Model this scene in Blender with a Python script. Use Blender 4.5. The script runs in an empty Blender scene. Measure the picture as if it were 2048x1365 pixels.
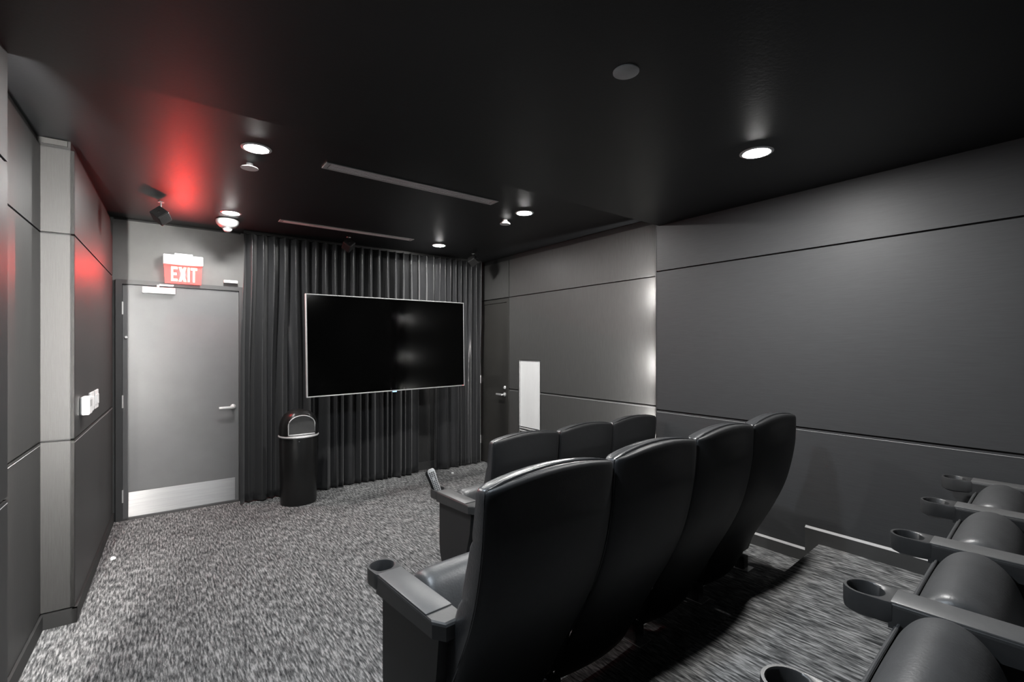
import bpy, bmesh, math, random
from mathutils import Vector, Matrix
random.seed(7)
scene = bpy.context.scene
COL = scene.collection

# ---------------------------------------------------------------- camera
YAW = math.radians(36.9)
F_PX = 950.0
cam_d = bpy.data.cameras.new('camera')
cam_d.sensor_fit = 'HORIZONTAL'; cam_d.sensor_width = 36.0
cam_d.lens = 36.0 * F_PX / 2048.0
cam_d.shift_y = (696 - 682.5) / 2048.0
cam_d.clip_start = 0.02
cam = bpy.data.objects.new('camera', cam_d)
cam.location = (0, 0, 1.57)
cam.rotation_euler = (math.pi / 2, 0, -YAW)
COL.objects.link(cam)
scene.camera = cam

# ---------------------------------------------------------------- world, exposure, lamp powers
w = bpy.data.worlds.new('world'); scene.world = w; w.use_nodes = True
w.node_tree.nodes['Background'].inputs[0].default_value = (0.0, 0.0, 0.0, 1)
w.node_tree.nodes['Background'].inputs[1].default_value = 1.0
scene.view_settings.view_transform = 'Standard'
scene.view_settings.look = 'None'
scene.view_settings.gamma = 1.0
scene.view_settings.use_curve_mapping = False
scene.view_settings.exposure = 0.0
DOWNLIGHT = 980.0          # radiance of a ceiling downlight lens
SCONCE = 1850.0              # radiance of the light channel in the left bay
SIGN_RED = 2.2
SIGN_W = 18.0              # red light thrown by the exit sign, watts

# ---------------------------------------------------------------- materials
def nt(name):
    m = bpy.data.materials.new(name); m.use_nodes = True
    return m, m.node_tree.nodes, m.node_tree.links, m.node_tree.nodes['Principled BSDF']

def mat(name, col, rough=0.5, metal=0.0, spec=0.5, emit=None, estr=0.0, coat=0.0,
        grain=None, gamt=0.15, bump=0.0, bscale=None, sheen=0.0):
    """grain: (sx,sy,sz) frequency of a noise that varies the colour; bump likewise"""
    m, N, L, b = nt(name)
    c = (col, col, col) if not hasattr(col, '__len__') else col
    b.inputs['Base Color'].default_value = (*c, 1)
    b.inputs['Roughness'].default_value = rough
    b.inputs['Metallic'].default_value = metal
    b.inputs['Specular IOR Level'].default_value = spec
    b.inputs['Coat Weight'].default_value = coat
    b.inputs['Sheen Weight'].default_value = sheen
    if emit:
        b.inputs['Emission Color'].default_value = (*emit, 1)
        b.inputs['Emission Strength'].default_value = estr
    if grain or bscale:
        tc = N.new('ShaderNodeTexCoord')
    if grain:
        mp = N.new('ShaderNodeMapping'); mp.inputs['Scale'].default_value = grain
        no = N.new('ShaderNodeTexNoise'); no.inputs['Scale'].default_value = 1; no.inputs['Detail'].default_value = 4
        no.inputs['Roughness'].default_value = 0.65
        rp = N.new('ShaderNodeValToRGB')
        rp.color_ramp.elements[0].position = 0.3; rp.color_ramp.elements[1].position = 0.7
        rp.color_ramp.elements[0].color = (*[x * (1 - gamt) for x in c], 1)
        rp.color_ramp.elements[1].color = (*[min(1, x * (1 + gamt)) for x in c], 1)
        L.new(tc.outputs['Object'], mp.inputs[0]); L.new(mp.outputs[0], no.inputs['Vector'])
        L.new(no.outputs['Fac'], rp.inputs[0]); L.new(rp.outputs[0], b.inputs['Base Color'])
        if bump and not bscale:
            bp = N.new('ShaderNodeBump'); bp.inputs['Strength'].default_value = bump; bp.inputs['Distance'].default_value = 0.002
            L.new(no.outputs['Fac'], bp.inputs['Height']); L.new(bp.outputs[0], b.inputs['Normal'])
    if bscale:
        mp2 = N.new('ShaderNodeMapping'); mp2.inputs['Scale'].default_value = bscale
        n2 = N.new('ShaderNodeTexNoise'); n2.inputs['Scale'].default_value = 1; n2.inputs['Detail'].default_value = 3
        bp = N.new('ShaderNodeBump'); bp.inputs['Strength'].default_value = bump; bp.inputs['Distance'].default_value = 0.004
        L.new(tc.outputs['Object'], mp2.inputs[0]); L.new(mp2.outputs[0], n2.inputs['Vector'])
        L.new(n2.outputs['Fac'], bp.inputs['Height']); L.new(bp.outputs[0], b.inputs['Normal'])
    return m

def carpet_mat():
    m, N, L, b = nt('carpet')
    tc = N.new('ShaderNodeTexCoord')
    def noise(scale, det=2, rough=0.5):
        mp = N.new('ShaderNodeMapping'); mp.inputs['Scale'].default_value = scale
        no = N.new('ShaderNodeTexNoise'); no.inputs['Scale'].default_value = 1
        no.inputs['Detail'].default_value = det; no.inputs['Roughness'].default_value = rough
        L.new(tc.outputs['Object'], mp.inputs[0]); L.new(mp.outputs[0], no.inputs['Vector'])
        return no.outputs['Fac']
    streak = noise((100, 13.5, 40), 2, 0.55)
    fine = noise((260, 34, 90), 2, 0.6)
    blotch = noise((9, 5, 5), 3, 0.6)
    def mth(op, a, bb):
        n = N.new('ShaderNodeMath'); n.operation = op
        for i, v in enumerate((a, bb)):
            if isinstance(v, (int, float)): n.inputs[i].default_value = v
            else: L.new(v, n.inputs[i])
        return n.outputs[0]
    s = mth('ADD', mth('MULTIPLY', streak, 0.72), mth('MULTIPLY', fine, 0.28))
    s = mth('ADD', s, mth('MULTIPLY', mth('SUBTRACT', blotch, 0.5), 0.16))
    rp = N.new('ShaderNodeValToRGB')
    e = rp.color_ramp.elements
    e[0].position = 0.36; e[0].color = (0.024, 0.025, 0.026, 1)
    e[1].position = 0.64; e[1].color = (0.27, 0.27, 0.27, 1)
    e2 = e.new(0.50); e2.color = (0.105, 0.106, 0.107, 1)
    L.new(s, rp.inputs[0]); L.new(rp.outputs[0], b.inputs['Base Color'])
    b.inputs['Roughness'].default_value = 0.95
    b.inputs['Specular IOR Level'].default_value = 0.1
    bp = N.new('ShaderNodeBump'); bp.inputs['Strength'].default_value = 0.7; bp.inputs['Distance'].default_value = 0.006
    L.new(s, bp.inputs['Height']); L.new(bp.outputs[0], b.inputs['Normal'])
    return m

M = {}
M['carpet'] = carpet_mat()
M['ceiling'] = mat('ceiling_black', (0.005, 0.0053, 0.006), 0.44, spec=0.45, grain=(3, 3, 3), gamt=0.12, bump=0.08, bscale=(60, 60, 60))
M['panel'] = mat('wallcovering_grey', (0.052, 0.0516, 0.0505), 0.48, spec=0.22, grain=(170, 170, 9), gamt=0.13, bump=0.16)
M['panel_shaded'] = mat('wallcovering_grey_shaded', (0.037, 0.0367, 0.036), 0.48, spec=0.22, grain=(170, 170, 9), gamt=0.13, bump=0.16)  # same grey wallcovering darkened, the left wall's shade put into the colour
M['panel_dark'] = mat('wallcovering_charcoal', (0.046, 0.047, 0.049), 0.50, spec=0.25, grain=(8, 8, 150), gamt=0.08, bump=0.12)
M['gap'] = mat('gap_black', 0.012, 0.7)
M['front'] = mat('wall_paint_grey', (0.125, 0.125, 0.122), 0.5, grain=(4, 4, 4), gamt=0.10)
M['dark_wall'] = mat('wall_paint_black', 0.03, 0.6, grain=(3, 3, 3))
M['base'] = mat('baseboard_black', 0.055, 0.4, grain=(6, 6, 6), gamt=0.1)
M['door'] = mat('door_paint_grey', (0.122, 0.123, 0.125), 0.36, grain=(5, 5, 5), gamt=0.05, bump=0.05, bscale=(30, 30, 120))
M['frame'] = mat('frame_paint_dark', (0.055, 0.055, 0.056), 0.4, grain=(6, 6, 6), gamt=0.06)
M['door2'] = mat('door_paint_charcoal', (0.030, 0.029, 0.027), 0.45, grain=(5, 5, 5), gamt=0.06)
M['steel'] = mat('brushed_steel', 0.36, 0.24, metal=1.0, grain=(3, 3, 160), gamt=0.1)
M['chrome'] = mat('chrome', 0.75, 0.15, metal=1.0, grain=(20, 20, 20), gamt=0.05)
M['alu'] = mat('aluminium', 0.55, 0.35, metal=1.0, grain=(40, 40, 40), gamt=0.06)
M['white'] = mat('white_plastic', 0.78, 0.4, grain=(12, 12, 12), gamt=0.03)
M['offwhite'] = mat('offwhite_paint', 0.66, 0.45, grain=(12, 12, 3), gamt=0.03)
M['grille'] = mat('grille_grey', 0.85, 0.5, grain=(80, 80, 80), gamt=0.1)
M['slot'] = mat('slot_dark', 0.3, 0.5, grain=(80, 80, 80), gamt=0.1)
M['disc'] = mat('disc_grey', 0.42, 0.5, grain=(30, 30, 30), gamt=0.05)
M['lens'] = mat('lamp_lens', 0.9, 0.4, emit=(1.0, 0.985, 0.96), estr=DOWNLIGHT)
M['lens_rear'] = mat('lamp_lens_rear', 0.9, 0.4, emit=(1.0, 0.99, 0.97), estr=DOWNLIGHT * 1.3)
M['lens_cool'] = mat('lamp_lens_cool', 0.9, 0.4, emit=(0.80, 0.90, 1.0), estr=DOWNLIGHT)
M['sconce'] = mat('sconce_lens', 0.9, 0.4, emit=(1.0, 0.97, 0.93), estr=SCONCE)
M['bay_lens'] = mat('bay_lens', 0.9, 0.4, emit=(1.0, 0.98, 0.95), estr=SCONCE * 6.5)
M['curtain'] = mat('curtain_satin', (0.020, 0.0205, 0.022), 0.34, spec=0.6, sheen=0.15, grain=(220, 220, 30), gamt=0.15)
M['silver'] = mat('satin_silver', 0.62, 0.38, metal=0.45, grain=(60, 60, 60), gamt=0.05)
M['lit_edge'] = mat('lit_joint_edge', 0.30, 0.45, grain=(20, 20, 20), gamt=0.06)  # light grey puts the light caught by joint and baseboard edges into colour
M['black'] = mat('black_plastic', 0.010, 0.42, grain=(15, 15, 15), gamt=0.15)
M['gloss'] = mat('screen_gloss', 0.0012, 0.11, spec=0.12, grain=(2, 2, 2), gamt=0.1)
M['leather'] = mat('black_leather', (0.024, 0.025, 0.027), 0.33, spec=0.8, grain=(14, 14, 14), gamt=0.15, bump=0.20, bscale=(140, 140, 140))
M['leather_grey'] = mat('grey_vinyl', (0.058, 0.0585, 0.060), 0.40, spec=0.5, grain=(10, 10, 10), gamt=0.15, bump=0.15, bscale=(130, 130, 130))
M['shell'] = mat('seat_shell', (0.013, 0.0133, 0.014), 0.52, spec=0.4, grain=(40, 40, 40), gamt=0.15, bump=0.08, bscale=(250, 250, 250))
M['arm'] = mat('arm_plastic', (0.035, 0.035, 0.0355), 0.40, spec=0.5, grain=(30, 30, 30), gamt=0.08, bump=0.05, bscale=(300, 300, 300))
M['pad'] = mat('arm_pad_vinyl_lit', (0.085, 0.0845, 0.0845), 0.42, spec=0.5, grain=(40, 40, 40), gamt=0.06, bump=0.06, bscale=(350, 350, 350))  # lighter than the arm: light on its top put into the colour
M['stand'] = mat('stand_plastic', (0.013, 0.013, 0.0135), 0.5, grain=(30, 30, 30), gamt=0.1)
M['bin'] = mat('bin_black', (0.007, 0.007, 0.007), 0.30, grain=(12, 12, 12), gamt=0.1)
M['flap'] = mat('bin_flap', 0.06, 0.35, grain=(12, 12, 12), gamt=0.12)
M['remote'] = mat('remote_silver', 0.55, 0.35, grain=(60, 60, 60), gamt=0.05)
M['key'] = mat('remote_keys', 0.06, 0.5, grain=(60, 60, 60), gamt=0.1)
M['red'] = mat('exit_red', (0.5, 0.03, 0.03), 0.35, emit=(1.0, 0.055, 0.045), estr=SIGN_RED, grain=(20, 20, 20), gamt=0.1)
M['letter'] = mat('exit_letter', (0.9, 0.85, 0.6), 0.4, emit=(1.0, 0.86, 0.42), estr=SIGN_RED * 0.75, grain=(20, 20, 20), gamt=0.05)
M['clear'] = mat('clear_dome', 0.35, 0.12, grain=(20, 20, 20), gamt=0.2)
M['paper'] = mat('paper', 0.75, 0.8, grain=(50, 50, 50), gamt=0.1)
M['led'] = mat('led_blue', 0.2, 0.4, emit=(0.3, 0.6, 1.0), estr=2.0, grain=(20, 20, 20))

_b = M['steel'].node_tree.nodes['Principled BSDF']
_b.inputs['Roughness'].default_value = 0.42; _b.inputs['Anisotropic'].default_value = 0.9; _b.inputs['Anisotropic Rotation'].default_value = 0.25

# ---------------------------------------------------------------- mesh helpers
class MB:
    def __init__(s): s.v = []; s.f = []
    def add(s, vs, fs):
        o = len(s.v); s.v += [tuple(p) for p in vs]; s.f += [tuple(i + o for i in f) for f in fs]; return s
    def box(s, x0, y0, z0, x1, y1, z1, b=0.0):
        if x1 < x0: x0, x1 = x1, x0
        if y1 < y0: y0, y1 = y1, y0
        if z1 < z0: z0, z1 = z1, z0
        if b <= 0:
            v = [(x, y, z) for z in (z0, z1) for y in (y0, y1) for x in (x0, x1)]
            return s.add(v, [(0, 2, 3, 1), (4, 5, 7, 6), (0, 1, 5, 4), (2, 6, 7, 3), (0, 4, 6, 2), (1, 3, 7, 5)])
        bm = bmesh.new(); bmesh.ops.create_cube(bm, size=1)
        for q in bm.verts: q.co = Vector(((x0 + x1) / 2 + q.co.x * (x1 - x0), (y0 + y1) / 2 + q.co.y * (y1 - y0), (z0 + z1) / 2 + q.co.z * (z1 - z0)))
        bmesh.ops.bevel(bm, geom=bm.edges[:], offset=b, segments=2, affect='EDGES', profile=0.5)
        bm.verts.index_update()
        s.add([q.co for q in bm.verts], [[q.index for q in f.verts] for f in bm.faces]); bm.free(); return s
    def prism(s, pts, vec):
        """pts: planar polygon of 3D points, extruded by vec"""
        n = len(pts); vec = Vector(vec)
        v = [Vector(p) for p in pts] + [Vector(p) + vec for p in pts]
        f = [tuple(range(n))[::-1], tuple(range(n, 2 * n))] + [(i, (i + 1) % n, n + (i + 1) % n, n + i) for i in range(n)]
        return s.add(v, f)
    def loft(s, loops, cap=True, close=True):
        n = len(loops[0]); v = [p for l in loops for p in l]; f = []
        for i in range(len(loops) - 1):
            for j in range(n if close else n - 1):
                a = i * n + j; b = i * n + (j + 1) % n
                f.append((a, b, b + n, a + n))
        if cap:
            f.append(tuple(range(n))[::-1]); f.append(tuple(range((len(loops) - 1) * n, len(loops) * n)))
        return s.add(v, f)
    def lathe(s, prof, c=(0, 0, 0), n=32, cap=True):
        return s.loft([[(c[0] + r * math.cos(2 * math.pi * k / n), c[1] + r * math.sin(2 * math.pi * k / n), c[2] + z) for k in range(n)] for r, z in prof], cap)
    def tube(s, pts, r, n=8, closed=False):
        P = [Vector(p) for p in pts]; loops = []
        m = len(P)
        for i, p in enumerate(P):
            if closed: t = P[(i + 1) % m] - P[i - 1]
            else: t = P[min(i + 1, m - 1)] - P[max(i - 1, 0)]
            t.normalize()
            up = Vector((0, 0, 1)) if abs(t.z) < 0.9 else Vector((1, 0, 0))
            a = t.cross(up).normalized(); b = t.cross(a)
            loops.append([p + a * (r * math.cos(2 * math.pi * k / n)) + b * (r * math.sin(2 * math.pi * k / n)) for k in range(n)])
        if closed: loops.append(loops[0])
        return s.loft(loops, cap=not closed)
    def xform(s, mtx):
        s.v = [tuple(mtx @ Vector(p)) for p in s.v]; return s
    def build(s, name, m, parent=None, smooth=False, angle=None):
        me = bpy.data.meshes.new(name); me.from_pydata(s.v, [], s.f)
        bm = bmesh.new(); bm.from_mesh(me)
        bmesh.ops.remove_doubles(bm, verts=bm.verts, dist=1e-6)
        bmesh.ops.recalc_face_normals(bm, faces=bm.faces); bm.to_mesh(me); bm.free()
        me.materials.append(M[m])
        if smooth:
            for p in me.polygons: p.use_smooth = True
            me.set_sharp_from_angle(angle=math.radians(angle or 40))
        o = bpy.data.objects.new(name, me); COL.objects.link(o)
        if parent: o.parent = parent
        return o

def tag(o, label=None, cat=None, group=None, kind=None):
    if label: o['label'] = label
    if cat: o['category'] = cat
    if group: o['group'] = group
    if kind: o['kind'] = kind
    return o
def empty(name, loc=(0, 0, 0), rz=0.0, label=None, cat=None, group=None):
    o = bpy.data.objects.new(name, None); o.location = loc; o.rotation_euler = (0, 0, rz); o.empty_display_size = 0.05
    COL.objects.link(o); return tag(o, label, cat, group)
def copy_tree(o, parent=None):
    c = o.copy(); COL.objects.link(c); c.parent = parent
    for ch in list(o.children): copy_tree(ch, c)
    return c

# ================================================================ THE ROOM
YF = 5.585            # front wall
ZC, ZN = 2.75, 2.60   # ceiling over the screen end, lower ceiling over the seats
XR, XN = 3.61, 3.40   # right wall in the recess, right wall beside the seats
YR = 2.49             # where the right wall steps out
YB = -1.30            # back wall
S1, S2 = 1.045, 2.215 # panel joints
FM, FR = 0.175, 0.315 # middle and rear platform
G = 0.0055            # half joint
T = 0.018             # panel thickness

def kstruct(o, label=None, cat=None): return tag(o, label, cat, kind='structure')

floor = kstruct(MB().box(-0.9, YB - .1, -0.08, XR + .12, YF + .12, 0).build('floor', 'carpet'), 'grey streaked loop carpet on the floor', 'floor')
SK = 0.068
def edge_y(y0, x): return y0 + SK * (x - 1.5)
kstruct(MB().prism([(-0.62, YB, 0), (XN, YB, 0), (XN, edge_y(1.76, XN), 0), (-0.62, edge_y(1.76, -.62), 0)], (0, 0, FM)).build('floor_platform_middle', 'carpet'), 'low carpeted platform under the middle row of seats', 'platform')
nose = MB().prism([(-0.62, YB, FM), (XN, YB, FM), (XN, edge_y(1.12, XN), FM), (-0.62, edge_y(1.12, -.62), FM)], (0, 0, FR - FM))
kstruct(nose.build('floor_platform_rear', 'carpet'), 'raised carpeted platform under the rear row of seats', 'platform')

ceil = kstruct(MB().box(-0.9, 2.2, ZC, XR + .12, YF + .12, ZC + .1).build('ceiling', 'ceiling'), 'glossy black ceiling over the screen end', 'ceiling')
kstruct(MB().prism([(-0.9, YB - .1, ZN), (XR + .12, YB - .1, ZN), (XR + .12, 2.47, ZN), (-0.9, 2.375, ZN)], (0, 0, ZC + .1 - ZN)).build('ceiling_bulkhead', 'ceiling'), 'lower black ceiling over the rows of seats', 'ceiling')

# ---- front wall with the opening of the exit door
DX0, DX1 = -0.287, 0.735
DZ = 2.19
fw = MB().box(-0.9, YF, 0, DX0, YF + .12, ZC).box(DX0, YF, DZ, DX1, YF + .12, ZC).box(DX1, YF, 0, XR + .12, YF + .12, ZC)
fw.box(DX0, YF + .075, 0, DX1, YF + .12, DZ)
wall_front = kstruct(fw.build('wall_front', 'front'), 'grey painted wall behind the curtain and exit door', 'wall')
# dark panelling behind the curtains
MB().box(DX1 + .02, YF - .012, 0.1, 3.60, YF, 2.72).build('panel', 'dark_wall', wall_front)
kstruct(MB().box(DX1 + .02, YF - .02, 0, XR - .002, YF, .1).build('baseboard_front', 'base'), 'black baseboard behind the curtain', 'baseboard')
kstruct(MB().box(2.829, YF - .028, .05, 2.839, YF - .012, 2.70).build('trim_1', 'alu'), 'thin bright metal strip on wall in the curtain gap', 'trim')
kstruct(MB().box(-0.30, YF - .006, 2.735, 0.70, YF, ZC).build('trim_shade_strip', 'gap'), 'thin black painted-shade strip above the exit door wall', 'trim')  # black strip put in for the shade under the ceiling

# ---- back wall
kstruct(MB().box(-0.9, YB - .12, 0, XR + .12, YB, ZC).build('wall_back', 'panel_dark'), 'charcoal wall behind the rear seats', 'wall')

# ---- right wall: recess at XR, stepped-out part at XN, separate wallcovering panels
wr = MB().box(XR + T, YR - .1, 0, XR + .12, YF + .12, ZC)
wall_right = kstruct(wr.build('wall_right_recess', 'gap'), 'right wall recess of grey panels with black joints', 'wall')
wn = MB().box(XN + T, YB - .1, 0, XR + .12, YR, ZC)
wall_near = kstruct(wn.build('wall_right', 'gap'), 'charcoal panelled right wall beside the seats', 'wall')
def rpanel(x, poly, m, parent, th=T):
    return MB().prism([(x, y, z) for y, z in poly], (th, 0, 0)).build('panel', m, parent)
def rect(y0, z0, y1, z1): return [(y0 + G, z0 + G), (y1 - G, z0 + G), (y1 - G, z1 - G), (y0 + G, z1 - G)]
VY0, VY1, VZ = 4.255, 4.672, 1.427
RD = 4.872            # near edge of the right-hand door
rpanel(XR, rect(RD, S2, YF, 2.695), 'panel', wall_right)
rpanel(XR, rect(YR, S2, RD, 2.695), 'panel', wall_right)
rpanel(XR, [(YR + G, S1 + G), (VY0 - .004, S1 + G), (VY0 - .004, VZ), (VY1 + .004, VZ), (VY1 + .004, S1 + G), (RD - G, S1 + G), (RD - G, S2 - G), (YR + G, S2 - G)], 'panel', wall_right)
rpanel(XR, rect(YR, .1, VY0, S1), 'panel', wall_right)
rpanel(XR, rect(VY1, .1, RD, S1), 'panel', wall_right)
rpanel(XN, rect(YB, S2, YR, 2.645), 'panel_dark', wall_near)
rpanel(XN, rect(YB, S1, YR, S2), 'panel_dark', wall_near)
rpanel(XN, rect(YB, .2, YR, S1), 'panel_dark', wall_near)
def lit_edge(x, y0, y1, z, parent):
    MB().prism([(x - .0015, y0, z - .012), (x + .010, y0, z - .0005), (x + .012, y0, z - .012)], (0, y1 - y0, 0)).build('joint_strip', 'lit_edge', parent)
for y0, y1 in ((YR + .006, VY0), (VY1 + .006, RD - .006)): lit_edge(XR, y0, y1, S1 - G, wall_right)
lit_edge(XN, YB + .006, YR - .006, S1 - G, wall_near)
# return face of the step
MB().box(XN + .001, YR - .002, 0, XR + .03, YR + .004, ZC).build('return_panel', 'panel_dark', wall_near)
def baseboard(name, x, y0, y1, z0, z1, label):
    b = kstruct(MB().box(x - .014, y0, z0, x + .002, y1, z1 - .012).build(name, 'base'), label, 'baseboard')
    MB().prism([(x - .014, y0, z1 - .012), (x, y0, z1), (x + .002, y0, z1 - .012)], (0, y1 - y0, 0)).build('top_edge', 'lit_edge', b)  # paler top edge paints in the light it catches
    return b
baseboard('baseboard_right_recess', XR, YR + .005, RD - .05, 0, .1, 'black baseboard in the right wall recess')
baseboard('baseboard_right_middle', XN, 1.33, YR, FM - .005, .262, 'charcoal baseboard along the middle platform')
baseboard('baseboard_right_rear', XN, YB, 1.33, FM - .005, .412, 'charcoal baseboard stepping up along the rear platform')

# ---- left wall in its own frame (local x into the room, local y along the wall, front corner at y=0)
LA = -math.atan(0.033)
wall_left = MB()
# local: C face x=0 from y=-1.885 to 0 ; niche x=-.14 from y=-3.2 to -1.885 ; A face x=0 from y<-3.2
YP, YA = -1.90, -3.19
wall_left.box(-.5, YP + T, 0, -T, 0.12, ZC).box(-.5, YA - T, 0, -.14 - T, YP + T, ZC).box(-.5, -7.1, 0, -T, YA - T, ZC)
wall_left = kstruct(wall_left.build('wall_left', 'gap'), 'left wall of silvery grey panels with a recessed bay', 'wall')
wall_left.location = (-0.308, YF - .01, 0); wall_left.rotation_euler = (0, 0, LA)
def lbox(x0, y0, z0, x1, y1, z1, m='panel_shaded', nm='panel', b=0.0):
    return MB().box(x0, y0, z0, x1, y1, z1, b).build(nm, m, wall_left)
for z0, z1 in ((.085, S1), (S1, S2), (S2, 2.70)):
    lbox(-T, YP, z0 + G, 0, -.002, z1 - G)                                # beside the exit door
    lbox(-.14 - T, YA, z0 + G, -.14, YP - .003, z1 - G)                   # niche
    lbox(-T, -7.0, z0 + G, 0, YA, min(z1 - G, 2.645))                     # near the camera
    lbox(-.14, YP, z0 + G, 0.0, YP + T, z1 - G, nm='pilaster_panel')      # face towards the camera
    lbox(-.14, YA - T, z0 + G, -.003, YA, z1 - G, nm='return_panel')
for x, y0, y1 in ((0, YP, -.004), (-.14, YA, YP - .004), (0, -7.0, YA - .004)):
    MB().prism([(x + .0015, y0, S1 - G - .012), (x - .010, y0, S1 - G - .0005), (x - .012, y0, S1 - G - .012)], (0, y1 - y0, 0)).build('joint_strip', 'lit_edge', wall_left)
lbox(-.135, YP + .004, 2.715, -.03, YP + .05, 2.745, 'panel_shaded', 'top_block')
bl = MB().box(-.14, YP - .012, 0, .012, YP + .01, .082).box(-.01, YP - .012, 0, .012, -.005, .082).box(-.145, YA, 0, -.128, YP - .012, .082).box(-.01, -7, 0, .012, YA, .082).box(-.14, YA, 0, .012, YA + .012, .082)
bb = kstruct(bl.build('baseboard_left', 'gap'), 'black baseboard along the left wall', 'baseboard')
bb.location = wall_left.location; bb.rotation_euler = wall_left.rotation_euler

# ================================================================ DOORS
# ---- exit door in the front wall
d1 = kstruct(MB().box(DX0, YF - .03, 0, -.240, YF + .06, DZ).box(.685, YF - .03, 0, DX1, YF + .06, DZ).box(-.240, YF - .03, 2.150, .685, YF + .06, DZ).build('door_1', 'frame'),
             'grey exit door with lever handle and steel kick plate', 'door')
LF = YF - .012        # leaf face
leaf = MB().box(-.2385, LF, .012, .6835, LF + .045, 2.147, .002).build('door_leaf', 'door', d1)
MB().box(-.198, LF - .003, .022, .650, LF, .247, .0008).build('kick_plate', 'steel', leaf)
for z in (1.93, 1.08, .22):
    MB().lathe([(.0085, 0), (.0085, .115)], (-.2405, LF - .010, z - .057), 12).build('hinge', 'silver', d1, True)
h = MB()
h.xform(Matrix.Identity(4))
rose = MB().lathe([(.026, 0), (.026, .008), (.022, .011)], n=24).xform(Matrix.Translation((.632, LF, .970)) @ Matrix.Rotation(math.pi / 2, 4, 'X')).build('handle_rose', 'silver', leaf, True)
MB().tube([(.632, LF - .01, .970), (.632, LF - .052, .970)], .010, 12).box(.505, LF - .062, .958, .642, LF - .046, .980, .004).build('lever_handle', 'silver', leaf, True)
MB().lathe([(.012, 0), (.012, .006), (.007, .012), (.0, .012)], n=16).xform(Matrix.Translation((-.214, LF, 1.665)) @ Matrix.Rotation(math.pi / 2, 4, 'X')).build('bumper', 'white', leaf, True)
MB().box(.548, YF - .062, 2.222, .668, YF - .03, 2.250, .003).build('door_contact', 'white', d1)
cl = MB().box(-.098, LF - .055, 2.076, .152, LF, 2.134, .004).build('door_closer', 'silver', leaf)
MB().tube([(.02, LF - .028, 2.134), (.02, LF - .028, 2.160)], .012, 10).box(.012, LF - .034, 2.150, .135, LF - .026, 2.158).box(.03, LF - .036, 2.156, .14, LF - .020, 2.166).build('closer_arm', 'silver', cl)
MB().box(-.24, YF - .03, 0, .685, YF + .05, .012).build('threshold', 'frame', d1)

# ---- second door in the right wall
d2 = kstruct(MB().box(XR - .004, RD, 0, XR + T, RD + .045, 2.205).box(XR - .004, RD + .045, 2.158, XR + T, YF, 2.205).box(XR - .004, YF - .05, 0, XR + T, YF, 2.158).build('door_2', 'door2'),
             'dark charcoal door in the right wall recess', 'door')
leaf2 = MB().box(XR + .006, RD + .048, .01, XR + T, YF - .053, 2.155).build('door_leaf', 'door2', d2)
MB().lathe([(.024, 0), (.024, .006), (.016, .012), (.014, .018), (0, .018)], n=20).xform(Matrix.Translation((XR + .006, RD + .095, 1.055)) @ Matrix.Rotation(-math.pi / 2, 4, 'Y')).build('deadbolt', 'silver', leaf2, True)
MB().lathe([(.026, 0), (.026, .008), (.02, .011)], n=20).xform(Matrix.Translation((XR + .006, RD + .10, .965)) @ Matrix.Rotation(-math.pi / 2, 4, 'Y')).tube([(XR + .006, RD + .10, .965), (XR - .045, RD + .10, .965)], .010, 10).box(XR - .054, RD + .09, .954, XR - .038, RD + .22, .976, .004).build('lever_handle', 'silver', leaf2, True)
for z in (1.90, 1.08, .25):
    MB().lathe([(.008, 0), (.008, .11)], (XR - .004, YF - .052, z), 10).build('hinge', 'silver', d2, True)

# ================================================================ CEILING FITTINGS
def downlight(x, y, z, label, lens='lens'):
    r = empty('downlight', (x, y, z), 0, label, 'light', 'recessed ceiling downlights')
    MB().lathe([(.064, 0), (.082, 0), (.082, -.002), (.076, -.005), (.068, -.006), (.064, -.005), (.064, 0)], n=40, cap=False).build('trim_ring', 'white', r, True)
    MB().lathe([(.0638, -.0005), (.0638, -.004), (.055, -.0062), (.040, -.0078), (.018, -.0088), (.0005, -.009)], n=32).build('lens', lens, r, True)
    return r
downlight(.478, 3.154, ZC, 'round downlight beside the flat white disc, left of the long ceiling grille')
downlight(.529, 4.795, ZC, 'round downlight just above the white domed detector by the exit door')
downlight(2.58, 3.255, ZC, 'round downlight right of the longer ceiling grille, beside small detector')
downlight(2.611, 4.877, ZC, 'round downlight above the television near the curtain')
downlight(2.533, 1.228, ZN, 'round downlight in the lower ceiling above the rear seats', 'lens_rear')
downlight(.50, 1.27, ZN, 'round cool white downlight in the lower ceiling over the aisle', 'lens_cool')

def grille(x0, x1, y, wd, label):
    r = empty('ceiling_grille', ((x0 + x1) / 2, y, ZC), 0, label, 'vent', 'linear slot grilles in the ceiling')
    L_ = (x1 - x0) / 2; t = .016
    fr = MB()
    for a in ((-L_, -wd, L_, -wd + t), (-L_, wd - t, L_, wd), (-L_, -wd + t, -L_ + t * 1.6, wd - t), (L_ - t * 1.6, -wd + t, L_, wd - t)):
        fr.box(a[0], a[1], -.007, a[2], a[3], .0, .0015)
    fr.build('frame', 'silver', r)
    MB().box(-L_ + .01, -wd + .01, -.001, L_ - .01, wd - .01, .0).build('backing', 'slot', r)
    n = 4
    for k in range(n):
        yy = -wd + t + (2 * wd - 2 * t) * (k + .5) / n
        MB().box(-L_ + t * 2.2, yy - .0048, -.005, L_ - t * 2.2, yy + .0048, -.001).build('slat', 'grille', r)
grille(.868, 2.205, 3.17, .058, 'grey slot grille in the ceiling nearer the seats, between two downlights')
grille(.915, 2.245, 4.80, .045, 'grey slot grille in the ceiling nearer the curtain')

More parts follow.
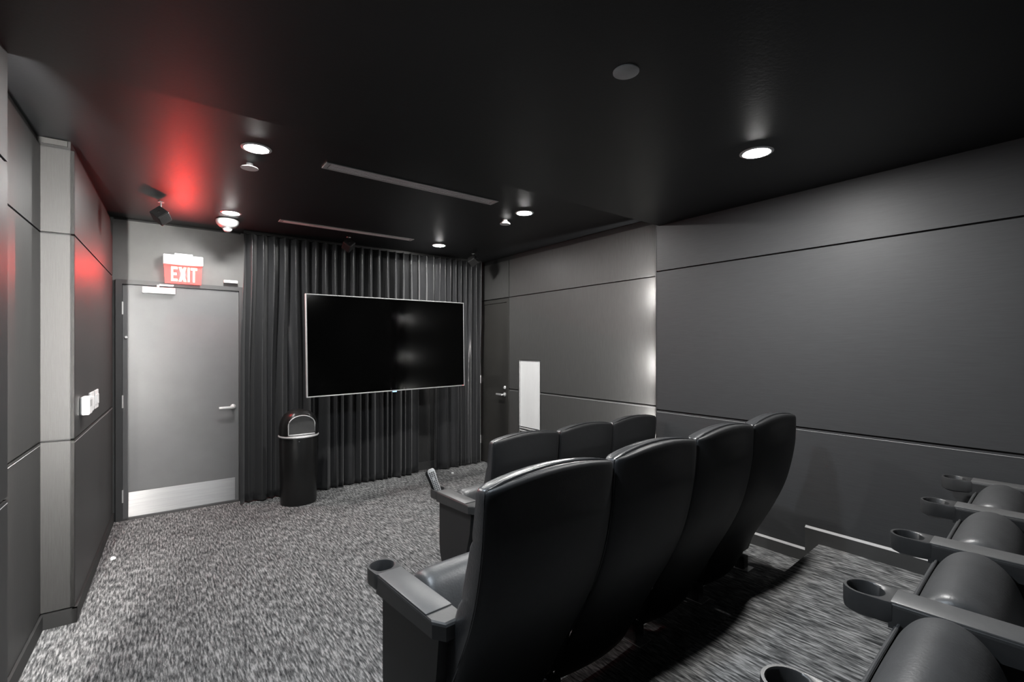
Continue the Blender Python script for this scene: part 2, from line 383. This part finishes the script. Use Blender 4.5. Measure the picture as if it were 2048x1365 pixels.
o = empty('sprinkler_cover', (.482, 3.44, ZC), 0, 'flat white disc hanging just below ceiling beside a downlight', 'sprinkler')
MB().lathe([(.0005, -.032), (.050, -.032), (.052, -.030), (.050, -.027), (.0005, -.027)], n=32).build('cover_disc', 'white', o, True)
MB().lathe([(.02, 0), (.02, -.028)], n=16).build('stem', 'slot', o, True)
o = empty('smoke_detector', (2.578, 3.54, ZC), 0, 'small white conical detector beside the right ceiling downlight', 'detector')
MB().lathe([(.022, 0), (.022, -.012), (.048, -.034), (.046, -.042), (.0005, -.043)], n=28).build('housing', 'white', o, True)
o = empty('ceiling_speaker', (1.402, 1.16, ZN), 0, 'plain grey round ceiling disc above the middle seats', 'speaker')
MB().lathe([(.044, 0), (.048, 0), (.048, -.004), (.044, -.006)], n=32).build('rim', 'disc', o, True)
MB().lathe([(.043, 0), (.043, -.004), (.0005, -.005)], n=32).build('cover', 'disc', o, True)

o = empty('ceiling_detector', (.530, 5.06, ZC), 0, 'wide white detector with clear dome hanging beside exit sign', 'detector')
MB().lathe([(.075, 0), (.092, -.010), (.094, -.022), (.088, -.045), (.068, -.068), (.040, -.078), (.0005, -.08)], n=36).build('housing', 'disc', o, True)
MB().lathe([(.040, -.074), (.040, -.088), (.034, -.104), (.020, -.115), (.0005, -.118)], n=28).build('lens_dome', 'clear', o, True)
MB().lathe([(.043, -.073), (.046, -.080), (.043, -.087), (.040, -.080)], n=28, cap=False).build('lens_ring', 'alu', o, True)

def speaker(x, y, z, rz, tilt, roll, label, m='black'):
    r = empty('wall_speaker', (x, y, ZC), 0, label, 'speaker', 'small cube speakers hung from ceiling')
    d = z - ZC
    mt = Matrix.Translation((0, 0, d)) @ Matrix.Rotation(rz, 4, 'Z') @ Matrix.Rotation(tilt, 4, 'X') @ Matrix.Rotation(roll, 4, 'Y')
    bx = MB().box(-.048, -.05, -.048, .048, .05, .048, .007).xform(mt).build('cabinet', m, r)
    MB().box(-.042, -.053, -.042, .042, -.049, .042, .002).xform(mt).build('grille_cloth', 'stand', bx)
    MB().lathe([(.009, 0), (.009, .004), (.0005, .005)], n=14).xform(mt @ Matrix.Translation((.0, -.0525, 0)) @ Matrix.Rotation(math.pi / 2, 4, 'X')).build('badge', 'chrome', bx, True)
    MB().lathe([(.022, 0), (.022, -.006)], n=20).tube([(0, 0, -.004), (.0, .0, d * .45), (0, 0.0, d + .055)], .006, 10).build('bracket', 'alu', r, True)
    MB().lathe([(.0005, .010), (.009, .005), (.009, -.005), (.0005, -.010)], (0, 0, d * .45), 14).build('ball_joint', 'chrome', r, True)
speaker(.036, 4.773, 2.636, -.3, -.45, math.radians(40), 'small black cube speaker casting shadow above the exit door')
speaker(1.649, 5.105, 2.665, -.1, -.5, math.radians(42), 'small black cube speaker in front of the curtain top centre')
speaker(3.190, 5.06, 2.665, .55, -.5, math.radians(38), 'small cube speaker in the right corner beside the curtain')

# ---- vertical light channel in the left bay, behind the near pilaster
lc = empty('wall_light', (-.487, 2.405, .25), LA, 'tall slim vertical light channel in the left wall bay', 'light')
MB().box(-.020, -.012, 0, .0175, .0, 2.34).box(.0135, 0, 0, .0175, .055, 2.34).box(-.020, 0, 0, -.016, .020, 2.34).box(-.016, 0, 0, .0135, .055, .004).box(-.016, 0, 2.336, .0135, .055, 2.34).build('channel', 'black', lc)
MB().box(-.006, .0, .50, .006, .004, 2.32).build('diffuser', 'sconce', lc)

rc = empty('wall_light', (3.590, 2.500, .70), 0, 'slim light channel with three lenses in the right wall bay', 'light')
MB().box(-.054, -.004, 0, .019, .002, 1.52).box(-.054, 0, 0, -.051, .086, 1.52).box(-.022, 0, 0, -.019, .054, 1.52).box(-.051, 0, 0, .019, .06, .004).box(-.051, 0, 1.516, .019, .06, 1.52).build('channel', 'black', rc)  # unseen lip and fin added to keep lens light off the television
for z in (2.05, 1.42, .87):
    MB().box(-.047, .002, z - .70 - .03, -.037, .006, z - .70 + .03, .001).build('lens', 'bay_lens', rc)

# ================================================================ EXIT SIGN, SWITCHES, VENT PANEL
es = empty('exit_sign', (.214, YF, 2.18), 0, 'lit red EXIT sign with white top housing above the door', 'sign')
hs = MB().box(-.156, -.105, .178, .157, -.012, .268, .006).build('housing', 'white', es)
MB().box(-.07, -.085, .268, .075, -.025, .286, .004).build('canopy', 'white', hs)
MB().lathe([(.006, 0), (.006, .003), (.0005, .004)], n=12).xform(Matrix.Translation((.125, -.105, .192)) @ Matrix.Rotation(math.pi / 2, 4, 'X')).build('test_button', 'slot', hs, True)
sl = bpy.data.lights.new('sign_light', 'POINT'); sl.color = (1.0, .022, .025); sl.energy = SIGN_W; sl.shadow_soft_size = .004
slo = bpy.data.objects.new('sign_light', sl); slo.location = (0, -.078, .09); slo.parent = es; COL.objects.link(slo)
MB().box(-.05, -.02, .195, .05, 0, .255).build('wall_bracket', 'white', es)
# slightly curved red acrylic panel
nx = 12; lo = []
for zz in (0.0, .178):
    row = []
    hw = .142 + (.150 - .142) * zz / .178
    for k in range(nx + 1): row.append((-hw + 2 * hw * k / nx, -.064, zz))
    for k in range(nx, -1, -1): row.append((-hw + 2 * hw * k / nx, -.056, zz))
    lo.append(row)
pn = MB().loft(lo).build('sign_panel', 'red', es)
def letter(polys, x0, wd, z0, hh, y=-.066):
    mb = MB()
    for poly in polys: mb.prism([(x0 + a * wd, y, z0 + b * hh) for a, b in poly], (0, .002, 0))
    return mb.build('letter', 'letter', pn)
s_ = .30
R4 = lambda a, b, c, d: [(a, b), (c, b), (c, d), (a, d)]
lz, lh = .022, .138
letter([R4(0, 0, s_, 1), R4(s_, 0, 1, .17), R4(s_, .415, .86, .585), R4(s_, .83, 1, 1)], -.095, .050, lz, lh)
letter([[(0, 0), (.36, 0), (1, 1), (.64, 1)], [(1, 0), (.64, 0), (0, 1), (.36, 1)]], -.037, .062, lz, lh)
letter([R4(0, 0, 1, 1)], .034, .017, lz, lh)
letter([R4(.34, 0, .66, .83), R4(0, .83, 1, 1)], .058, .052, lz, lh)

def lworld(yl, z, off=0.0):
    c, s = math.cos(LA), math.sin(LA)
    b = wall_left.location
    return (b.x + off * c - yl * s, b.y + off * s + yl * c, z)
th = empty('thermostat', lworld(-1.66, 1.215), LA, 'thick white thermostat box on the left wall, nearest the pilaster', 'thermostat')
MB().box(0, -.062, -.055, .045, .062, .055, .008).build('case', 'white', th)
MB().box(.044, -.035, -.005, .0465, .035, .035).build('display', 'disc', th)
for yy, lab in ((-1.30, 'white wall switch plate next to the thermostat'), (-1.08, 'white wall switch plate nearest the exit door')):
    p = empty('light_switch', lworld(yy, 1.205), LA, lab, 'switch', 'switch plates on the left wall')
    MB().box(0, -.080, -.065, .010, .080, .065, .003).build('plate', 'white', p)
    for s in (-1, 1): MB().box(.009, s * .036 - .017, -.034, .016, s * .036 + .017, .034, .002).build('rocker', 'white', p)

vp = empty('vent_panel', (XR, (VY0 + VY1) / 2, .30), 0, 'tall pale access panel with louvres set in the right wall', 'vent')
hw = (VY1 - VY0) / 2; zt = VZ - .30
MB().box(.012, -hw + .012, .30, .020, hw - .020, zt - .012).build('plate', 'offwhite', vp)
MB().box(-.002, hw - .016, 0, .02, hw, zt).box(.0, -hw, zt - .010, .02, hw - .016, zt).box(.0, -hw, 0, .02, -hw + .010, zt - .010).build('frame', 'alu', vp)
for k in range(9):
    z = .285 - .032 * k
    MB().prism([(.002, -hw + .012, z), (.004, -hw + .012, z + .004), (.018, -hw + .012, z - .012), (.018, -hw + .012, z - .018)], (0, 2 * hw - .032, 0)).build('slat', 'offwhite', vp)
MB().box(.0185, -hw + .01, 0, .02, hw - .016, .30).build('backing', 'slot', vp)

# ================================================================ CURTAINS
def curtain(xa, xb, ncol, label, gap_right=0.0, seed=1, spread_left=0.0, track=None):
    rnd = random.Random(seed)
    n_p = ncol
    r = empty('curtain', ((xa + xb) / 2, 5.44, 0), 0, label, 'curtain', 'stage curtains behind the television')
    cx = (xa + xb) / 2
    SPP = 16; nx = n_p * SPP; nz = 30
    z_top, z_bot = 2.725, .012
    ph_w = [rnd.uniform(-.28, .28) for _ in range(n_p + 2)]
    amp = [rnd.uniform(.75, 1.2) for _ in range(n_p + 2)]
    lowf = [rnd.uniform(-1, 1) for _ in range(n_p + 2)]
    def lerp(a, t):
        i = int(t); f = t - i; f = f * f * (3 - 2 * f)
        return a[min(i, len(a) - 1)] * (1 - f) + a[min(i + 1, len(a) - 1)] * f
    v = []
    for j in range(nz + 1):
        h = j / nz; z = z_top + (z_bot - z_top) * h
        low = max(0, min(1, (h - .08) / .5)); low = low * low * (3 - 2 * low)
        for i in range(nx + 1):
            t = i / SPP; u = i / nx
            # pleats grow wider and less regular further down
            p = t + lerp(ph_w, t) * low * 1.5
            wv = math.sin(2 * math.pi * p)
            sh = math.copysign(abs(wv) ** .75, wv)
            a = .046 * (1 - .25 * low) * (1 + (lerp(amp, t) - 1) * low)
            y = sh * a + low * .022 * lerp(lowf, t) + low * .018 * math.sin(2 * math.pi * p * .5 + 1.3 * seed + h * 1.5)
            x = xa + (xb - xa) * u + .014 * math.sin(4 * math.pi * p + .4) * (1 - .3 * low)
            if gap_right:
                g = max(0, min(1, (1.75 - z) / .5)); g = g * g * (3 - 2 * g)
                x -= gap_right * g * max(0, (u - .55) / .45)
            if spread_left:
                x -= spread_left * low * max(0, (.3 - u) / .3)
            v.append((x - cx, y, z))
    f = [(j * (nx + 1) + i, j * (nx + 1) + i + 1, (j + 1) * (nx + 1) + i + 1, (j + 1) * (nx + 1) + i) for j in range(nz) for i in range(nx)]
    mb = MB(); mb.add(v, f)
    c = mb.build('cloth', 'curtain', r, True, 180)
    so = c.modifiers.new('thickness', 'SOLIDIFY'); so.thickness = .003
    MB().box(xa - cx, -.012, 2.722, xb - cx, .012, ZC).build('track', 'black', r)
    return r
curtain(.71, 2.84, 21, 'wide black pleated curtain hanging between exit door and gap', gap_right=.22, seed=3, spread_left=.03)
curtain(2.85, 3.555, 9, 'narrow black pleated curtain at the right corner', seed=8)

# ================================================================ TELEVISION
tv = empty('television', (2.064, 4.862, 1.105), math.atan2(.125, 1.83), 'large black flat screen television with thin silver bezel', 'television')
TW, TH = .912, .992
ro = Matrix.Rotation(math.radians(-.7), 4, 'Y')
MB().box(-TW, -.006, 0, TW, .035, TH, .004).xform(ro).build('cabinet', 'black', tv)
bz = MB()
for a in ((-TW - .002, -.010, -TW + .009, TH + .002, 0), (TW - .009, -.010, TW + .002, TH + .002, 0)):
    bz.box(a[0], -.012, -.002, a[2], .012, a[3], .002)
bz.box(-TW + .009, -.012, TH - .008, TW - .009, .012, TH + .002, .002).box(-TW + .009, -.012, -.002, TW - .009, .012, .009, .002)
bez = bz.xform(ro).build('bezel', 'silver', tv)
MB().box(-TW + .009, -.0095, .009, TW - .009, -.006, TH - .008).xform(ro).build('screen', 'gloss', tv)
MB().box(-.022, -.0125, -.012, .022, .006, -.001, .002).xform(ro).build('badge', 'led', tv)
MB().box(.885, -.0135, .003, .893, -.0115, .008).xform(ro).build('standby_light', 'red', tv)
MB().box(-.45, .035, .25, .45, .055, .75, .004).build('back_housing', 'black', tv)
arm = MB().box(.52, .05, .30, .62, .08, .70, .004).box(.60, .07, .46, .68, .64, .54, .006)
arm.build('mount_arm', 'black', tv)

# ================================================================ BIN
bn = empty('waste_bin', (1.17, 5.185, 0), 0.0, 'black round swing-top waste bin in front of curtain', 'bin')
MB().lathe([(.160, 0), (.170, .004), (.180, .66), (.176, .672)], n=48).build('body', 'bin', bn, True)
MB().lathe([(.177, .672), (.188, .674), (.191, .682), (.188, .690), (.178, .692)], n=48).build('rim', 'silver', bn, True)
MB().lathe([(.006, 0), (.006, .004), (.0005, .006)], n=12).xform(Matrix.Translation((-.035, -.176, .645)) @ Matrix.Rotation(math.pi / 2, 4, 'X')).build('rivet', 'chrome', bn, True)
prof = [(.184, .690), (.184, .720), (.181, .770), (.172, .820), (.156, .862), (.132, .898), (.098, .925), (.055, .940), (.0005, .945)]
dm = MB().lathe(prof, n=64)
CUT = -.125
dm.v = [(x, max(y, CUT), z) for x, y, z in dm.v]
lid = dm.build('domed_lid', 'bin', bn, True, 30)
arch = [(-.122, CUT - .004, .706), (-.122, CUT - .004, .80)]
for k in range(1, 16):
    a = math.pi - math.pi * k / 16
    arch.append((.122 * math.cos(a), CUT - .004, .80 + .092 * math.sin(a)))
arch += [(.122, CUT - .004, .80), (.122, CUT - .004, .706)]
MB().prism(arch, (0, .006, 0)).build('flap', 'flap', lid)
ar2 = [(x * 1.02, CUT - .006, z) for x, y, z in arch]
MB().tube(ar2 + [(.04, CUT - .006, .704), (-.04, CUT - .006, .704)], .0052, 8, closed=True).build('flap_rim', 'silver', lid, True)

# ================================================================ SEATS
def interp(tab, z):
    if z <= tab[0][0]: return tab[0][1]
    for (a, b), (c, d) in zip(tab, tab[1:]):
        if z <= c: 
            t = (z - a) / (c - a); return b + (d - b) * t
    return tab[-1][1]
REAR = [(.0, .365), (.06, .335), (.10, .310), (.2, .262), (.3, .213), (.4, .160), (.5, .108), (.6, .064), (.7, .036), (.8, .016), (.9, .004), (1.0, .0), (1.05, .0)]
THK = [(.1, .07), (.3, .10), (.5, .135), (.6, .135), (.7, .125), (.85, .105), (.95, .088), (1.05, .075)]
def smooth(tab):
    def f(z): return sum(interp(tab, z + d) for d in (-.06, -.03, 0, .03, .06)) / 5
    return f
rear_y, thick = smooth(REAR), smooth(THK)
P = .572
def back_loop(z, part, P, inset, nu=12):
    """closed loop at height z: rear run left to right, front run right to left"""
    top = 1.0
    pts = []
    x0, x1 = .008 + inset, P - .008 - inset
    yr, tk = rear_y(z), thick(z)
    # narrow a little towards the foot of the shell
    nar = .03 * max(0, (.45 - z) / .35)
    x0 += nar; x1 -= nar
    def arch(u): return .030 * (1 - (2 * u - 1) ** 2) * max(0, min(1, (z - .6) / .4))
    def rr(u): return 1 - abs(2 * u - 1) ** 14          # rounds the vertical edges
    us = [(.5 - .5 * math.cos(math.pi * k / nu)) for k in range(nu + 1)]
    bul = .035 * max(.15, min(1, (1.05 - z) / .2))
    if part == 'shell':
        ya = lambda u: yr - bul * (1 - (2 * u - 1) ** 2) + .016 * (1 - rr(u))
        yb = lambda u: yr + .021
    else:
        crease = 1.0
        for zc in (.845, .655): crease -= .16 * math.exp(-((z - zc) / .012) ** 2)
        ya = lambda u: yr + .022
        yb = lambda u: yr + .024 + (tk - .024) * crease * (.60 + .40 * rr(u)) 
    for u in us: pts.append((x0 + (x1 - x0) * u, ya(u), z + arch(u)))
    for u in us[::-1]: pts.append((x0 + (x1 - x0) * u, yb(u), z + arch(u)))
    return pts
def squeeze(loop, k, dz, dx):
    """pull a loop towards its middle in depth, to round the top and the foot"""
    n = len(loop) // 2; out = []
    for i, p in enumerate(loop):
        q = loop[len(loop) - 1 - i]; my = (p[1] + q[1]) / 2
        xm = (loop[0][0] + loop[n - 1][0]) / 2
        out.append((xm + (p[0] - xm) * (1 - dx), my + (p[1] - my) * k, p[2] + dz))
    return out
def make_back(part, P):
    zs = [.045, .08, .12, .16] + [.20 + .04 * i for i in range(10)] + [.60, .63, .643, .655, .667, .68, .72, .76, .80, .82, .833, .845, .857, .87, .91, .95, .975]
    if part == 'cushion': zs = [z for z in zs if z >= .36]
    L = [back_loop(z, part, P, .0 if part == 'shell' else -.003) for z in zs]
    L0 = squeeze(L[0], .45, -.012, .02)
    t = back_loop(.975, part, P, .0 if part == 'shell' else -.003)
    tops = [squeeze(t, .97, .012, .004), squeeze(t, .86, .020, .013), squeeze(t, .6, .0255, .028), squeeze(t, .2, .0275, .045)]
    return MB().loft([L0] + L + tops)
CPROF = [(.335, .20), (.335, .34), (.345, .44), (.362, .515), (.392, .570), (.435, .603), (.480, .608), (.520, .590), (.545, .555), (.556, .535),
         (.562, .515), (.566, .43), (.560, .33), (.535, .24), (.49, .195), (.41, .185)]
def make_cushion(P):
    xa, xb = .050, P - .050
    cy, cz = .45, .40
    mb = MB(); loops = []
    for x, k in ((xa + .000, .80), (xa + .006, .90), (xa + .018, .965), (xa + .04, .995), (xa + .08, 1.0), ((xa + xb) / 2, 1.012), (xb - .08, 1.0), (xb - .04, .995), (xb - .018, .965), (xb - .006, .90), (xb, .80)):
        loops.append([(x, cy + (y - cy) * k, cz + (z - cz) * k) for y, z in CPROF])
    return mb.loft(loops)
def make_pan(P):
    prof = [(.558, .538), (.572, .530), (.580, .50), (.582, .43), (.575, .33), (.55, .235), (.50, .185), (.42, .172), (.41, .186), (.49, .196), (.535, .24), (.56, .33), (.566, .43), (.562, .515)]
    xa, xb = .055, P - .055
    return MB().loft([[(x, y, z) for y, z in prof] for x in (xa, xb)])
AZ = .586
def arm_parts(root, x):
    hw = .050; cy = .643; yj = .585
    body = [(x - hw, yj), (x - hw, .205), (x - hw + .024, .165), (x + hw - .024, .165), (x + hw, .205), (x + hw, yj)]
    mb = MB().loft([[(a, b, AZ - .066 + (.014 if b < .25 else 0)) for a, b in body], [(a, b, AZ - .010) for a, b in body],
                    [(x + (a - x) * .97, b + (.004 if b < .3 else 0), AZ - .004) for a, b in body], [(x + (a - x) * .91, b + (.012 if b < .3 else 0), AZ - .0005) for a, b in body]])
    ar = mb.build('armrest', 'arm', root)
    n = 48; ri = .0425
    def ring(fr, z):
        out = []
        for k in range(n):
            a = 2 * math.pi * k / n; c, s_ = math.cos(a), math.sin(a)
            ro_ = hw + .003 if s_ >= 0 else min((hw + .003) / max(1e-6, abs(c)), (cy - yj + .008) / max(1e-6, abs(s_)))
            r_ = ri + (ro_ - ri) * fr
            out.append((x + r_ * c, cy + r_ * s_, z))
        return out
    def circ(r_, z): return [(x + r_ * math.cos(2 * math.pi * k / n), cy + r_ * math.sin(2 * math.pi * k / n), z) for k in range(n)]
    cup = MB().loft([circ(.001, AZ - .066), circ(.034, AZ - .066), ring(.85, AZ - .056), ring(1, AZ - .046), ring(1, AZ - .004), ring(.90, AZ + .001), ring(.25, AZ + .001), ring(0, AZ - .003), circ(ri - .003, AZ - .056), circ(.001, AZ - .057)], cap=False)
    cup.build('cup_holder', 'arm', ar, True, 50)
    MB().box(x - hw + .003, .245, AZ - .004, x + hw - .003, .582, AZ + .004, .0035).build('arm_pad', 'pad', ar, True)
    return ar
def stand_parts(root, x):
    pr = [(.575, AZ - .063), (.575, .24), (.570, .18), (.552, .125), (.515, .085), (.45, .07), (.36, .07), (.30, .12), (.26, .25), (.215, .40), (.20, AZ - .063)]
    st = MB().loft([[(x - .030, y, z) for y, z in pr], [(x + .030, y, z) for y, z in pr]]).build('side_panel', 'stand', root)
    MB().box(x - .030, .30, .004, x + .030, .50, .078, .004).build('foot', 'stand', root)
    MB().box(x - .045, .27, 0, x + .045, .56, .006, .002).build('base_plate', 'alu', root)
    MB().box(x + .032, .215, .485, x + .050, .262, .505, .004).tube([(x + .03, .22, .495), (x + .058, .26, .47), (x + .058, .30, .43)], .006, 8).build('hinge_bracket', 'chrome', root, True)
def make_seat(label, group, both):
    r = empty('theater_seat', (0, 0, 0), 0, label, 'seat', group)
    make_back('shell', P).build('back_shell', 'shell', r, True, 60)
    make_back('cushion', P).build('back_cushion', 'leather', r, True, 60)
    zz = [.30 + .05 * k for k in range(14)]
    pl = [(.010, rear_y(z) + .021, z) for z in zz] + [(.012, rear_y(.98) + .021, .985), (.020, .022, 1.001)]
    for k in range(1, 12):
        u = .04 + .92 * k / 12; pl.append((.010 + (P - .020) * u, .022, 1.0025 + .030 * (1 - (2 * u - 1) ** 2)))
    pl += [(P - .020, .022, 1.001), (P - .012, rear_y(.98) + .021, .985)] + [(P - .010, rear_y(z) + .021, z) for z in zz[::-1]]
    MB().tube(pl, .0042, 6).build('back_piping', 'leather', r, True)
    sc = make_cushion(P).build('seat_cushion', 'leather_grey', r, True, 60)
    sb_ = sc.modifiers.new('round', 'SUBSURF'); sb_.levels = 1; sb_.render_levels = 2
    make_pan(P).build('seat_pan', 'leather_grey', sc, True, 40)
    MB().tube([(.054, .562, .536), (P / 2, .563, .5375), (P - .054, .562, .536)], .0045, 8).build('piping', 'leather_grey', sc, True)
    arm_parts(r, 0.0); stand_parts(r, 0.0)
    if both: arm_parts(r, P); stand_parts(r, P)
    return r
proto1 = make_seat('x', 'x', False); proto2 = make_seat('x', 'x', True)
used = [False, False]
def place_row(x, y, z, rz, n, labels, group):
    for k in range(n):
        i = 1 if k == n - 1 else 0
        p = (proto1, proto2)[i]
        o = p if not used[i] else copy_tree(p)
        used[i] = True
        o.location = (x + k * P * math.cos(rz), y + k * P * math.sin(rz), z); o.rotation_euler = (0, 0, rz)
        o['label'] = labels[k]; o['group'] = group
R1 = math.radians(3.0); R2 = math.radians(3.7); R3 = math.radians(4.0)
place_row(1.615, 2.325, 0, R1, 3, ['front row black leather theater seat at aisle, remotes in its cup holder', 'front row black leather theater seat, second from the aisle', 'front row black leather theater seat nearest the right wall'], 'front row theater seats')
place_row(.716, 1.062, FM, R2, 4, ['middle row black leather theater seat at the aisle, closest to the camera', 'middle row black leather theater seat, second from the aisle', 'middle row black leather theater seat, third from the aisle', 'middle row black leather theater seat nearest the right wall'], 'middle row theater seats')
place_row(1.060, -.215, FR, R3, 4, ['rear row tipped-up theater seat nearest the camera at the bottom edge', 'rear row tipped-up theater seat, second from the camera', 'rear row tipped-up theater seat, third from the camera', 'rear row tipped-up theater seat against the right wall'], 'rear row theater seats')

# ================================================================ SMALL THINGS
def remote(loc, rz, tilt, back, label, body, L_=.20):
    r = empty('remote_control', loc, 0, label, 'remote', 'remotes in the cup holder')
    mt = Matrix.Rotation(rz, 4, 'Z') @ Matrix.Rotation(tilt, 4, 'Y') @ Matrix.Rotation(back, 4, 'X')
    loops = []
    for z, hw_ in ((0, .019), (.01, .021), (.10, .021), (.15, .024), (L_ - .02, .026), (L_ - .006, .022), (L_, .015)):
        loops.append([(-hw_, -.008, z), (-hw_ * .8, -.011, z), (hw_ * .8, -.011, z), (hw_, -.008, z), (hw_, .006, z), (hw_ * .7, .010, z), (-hw_ * .7, .010, z), (-hw_, .006, z)])
    MB().loft(loops).xform(mt).build('case', body, r, True)
    kb = MB()
    for i in range(13):
        for j in range(3):
            if i in (8, 9) and j == 1: continue
            kb.box(-.0135 + .0135 * j - .0042, -.0135, .022 + .0125 * i, -.0135 + .0135 * j + .0042, -.0105, .022 + .0125 * i + .0065)
    kb.xform(mt).build('keypad', 'key' if body != 'black' else 'stand', r)
cupx, cupy = 1.615 - .643 * math.sin(R1), 2.325 + .643 * math.cos(R1)
remote((cupx + .010, cupy - .012, AZ - .054), math.radians(-28), math.radians(-20), math.radians(-6), 'silver remote control with dark buttons standing in cup holder', 'remote')
remote((cupx + .002, cupy + .012, AZ - .054), math.radians(-28), math.radians(-21), math.radians(-6), 'black remote control behind the silver one in cup holder', 'black', .185)

def scrap(loc, s, label, seed):
    rnd = random.Random(seed)
    bm = bmesh.new(); bmesh.ops.create_icosphere(bm, subdivisions=2, radius=s)
    for q in bm.verts:
        q.co *= 1 + rnd.uniform(-.28, .28); q.co.z = q.co.z * .7 + s * .7
    bm.verts.index_update()
    mb = MB(); mb.add([q.co for q in bm.verts], [[q.index for q in f.verts] for f in bm.faces]); bm.free()
    o = mb.build('paper_scrap', 'paper'); o.location = loc
    tag(o, label, 'litter', 'litter on the carpet')
scrap((-.252, 4.58, 0), .016, 'small white scrap on carpet by the left wall', 1)
scrap((2.78, 5.30, 0), .014, 'small white scrap on carpet at the foot of the curtain gap', 2)
scrap((2.955, 5.165, 0), .015, 'small white scrap on carpet in front of right curtain', 3)
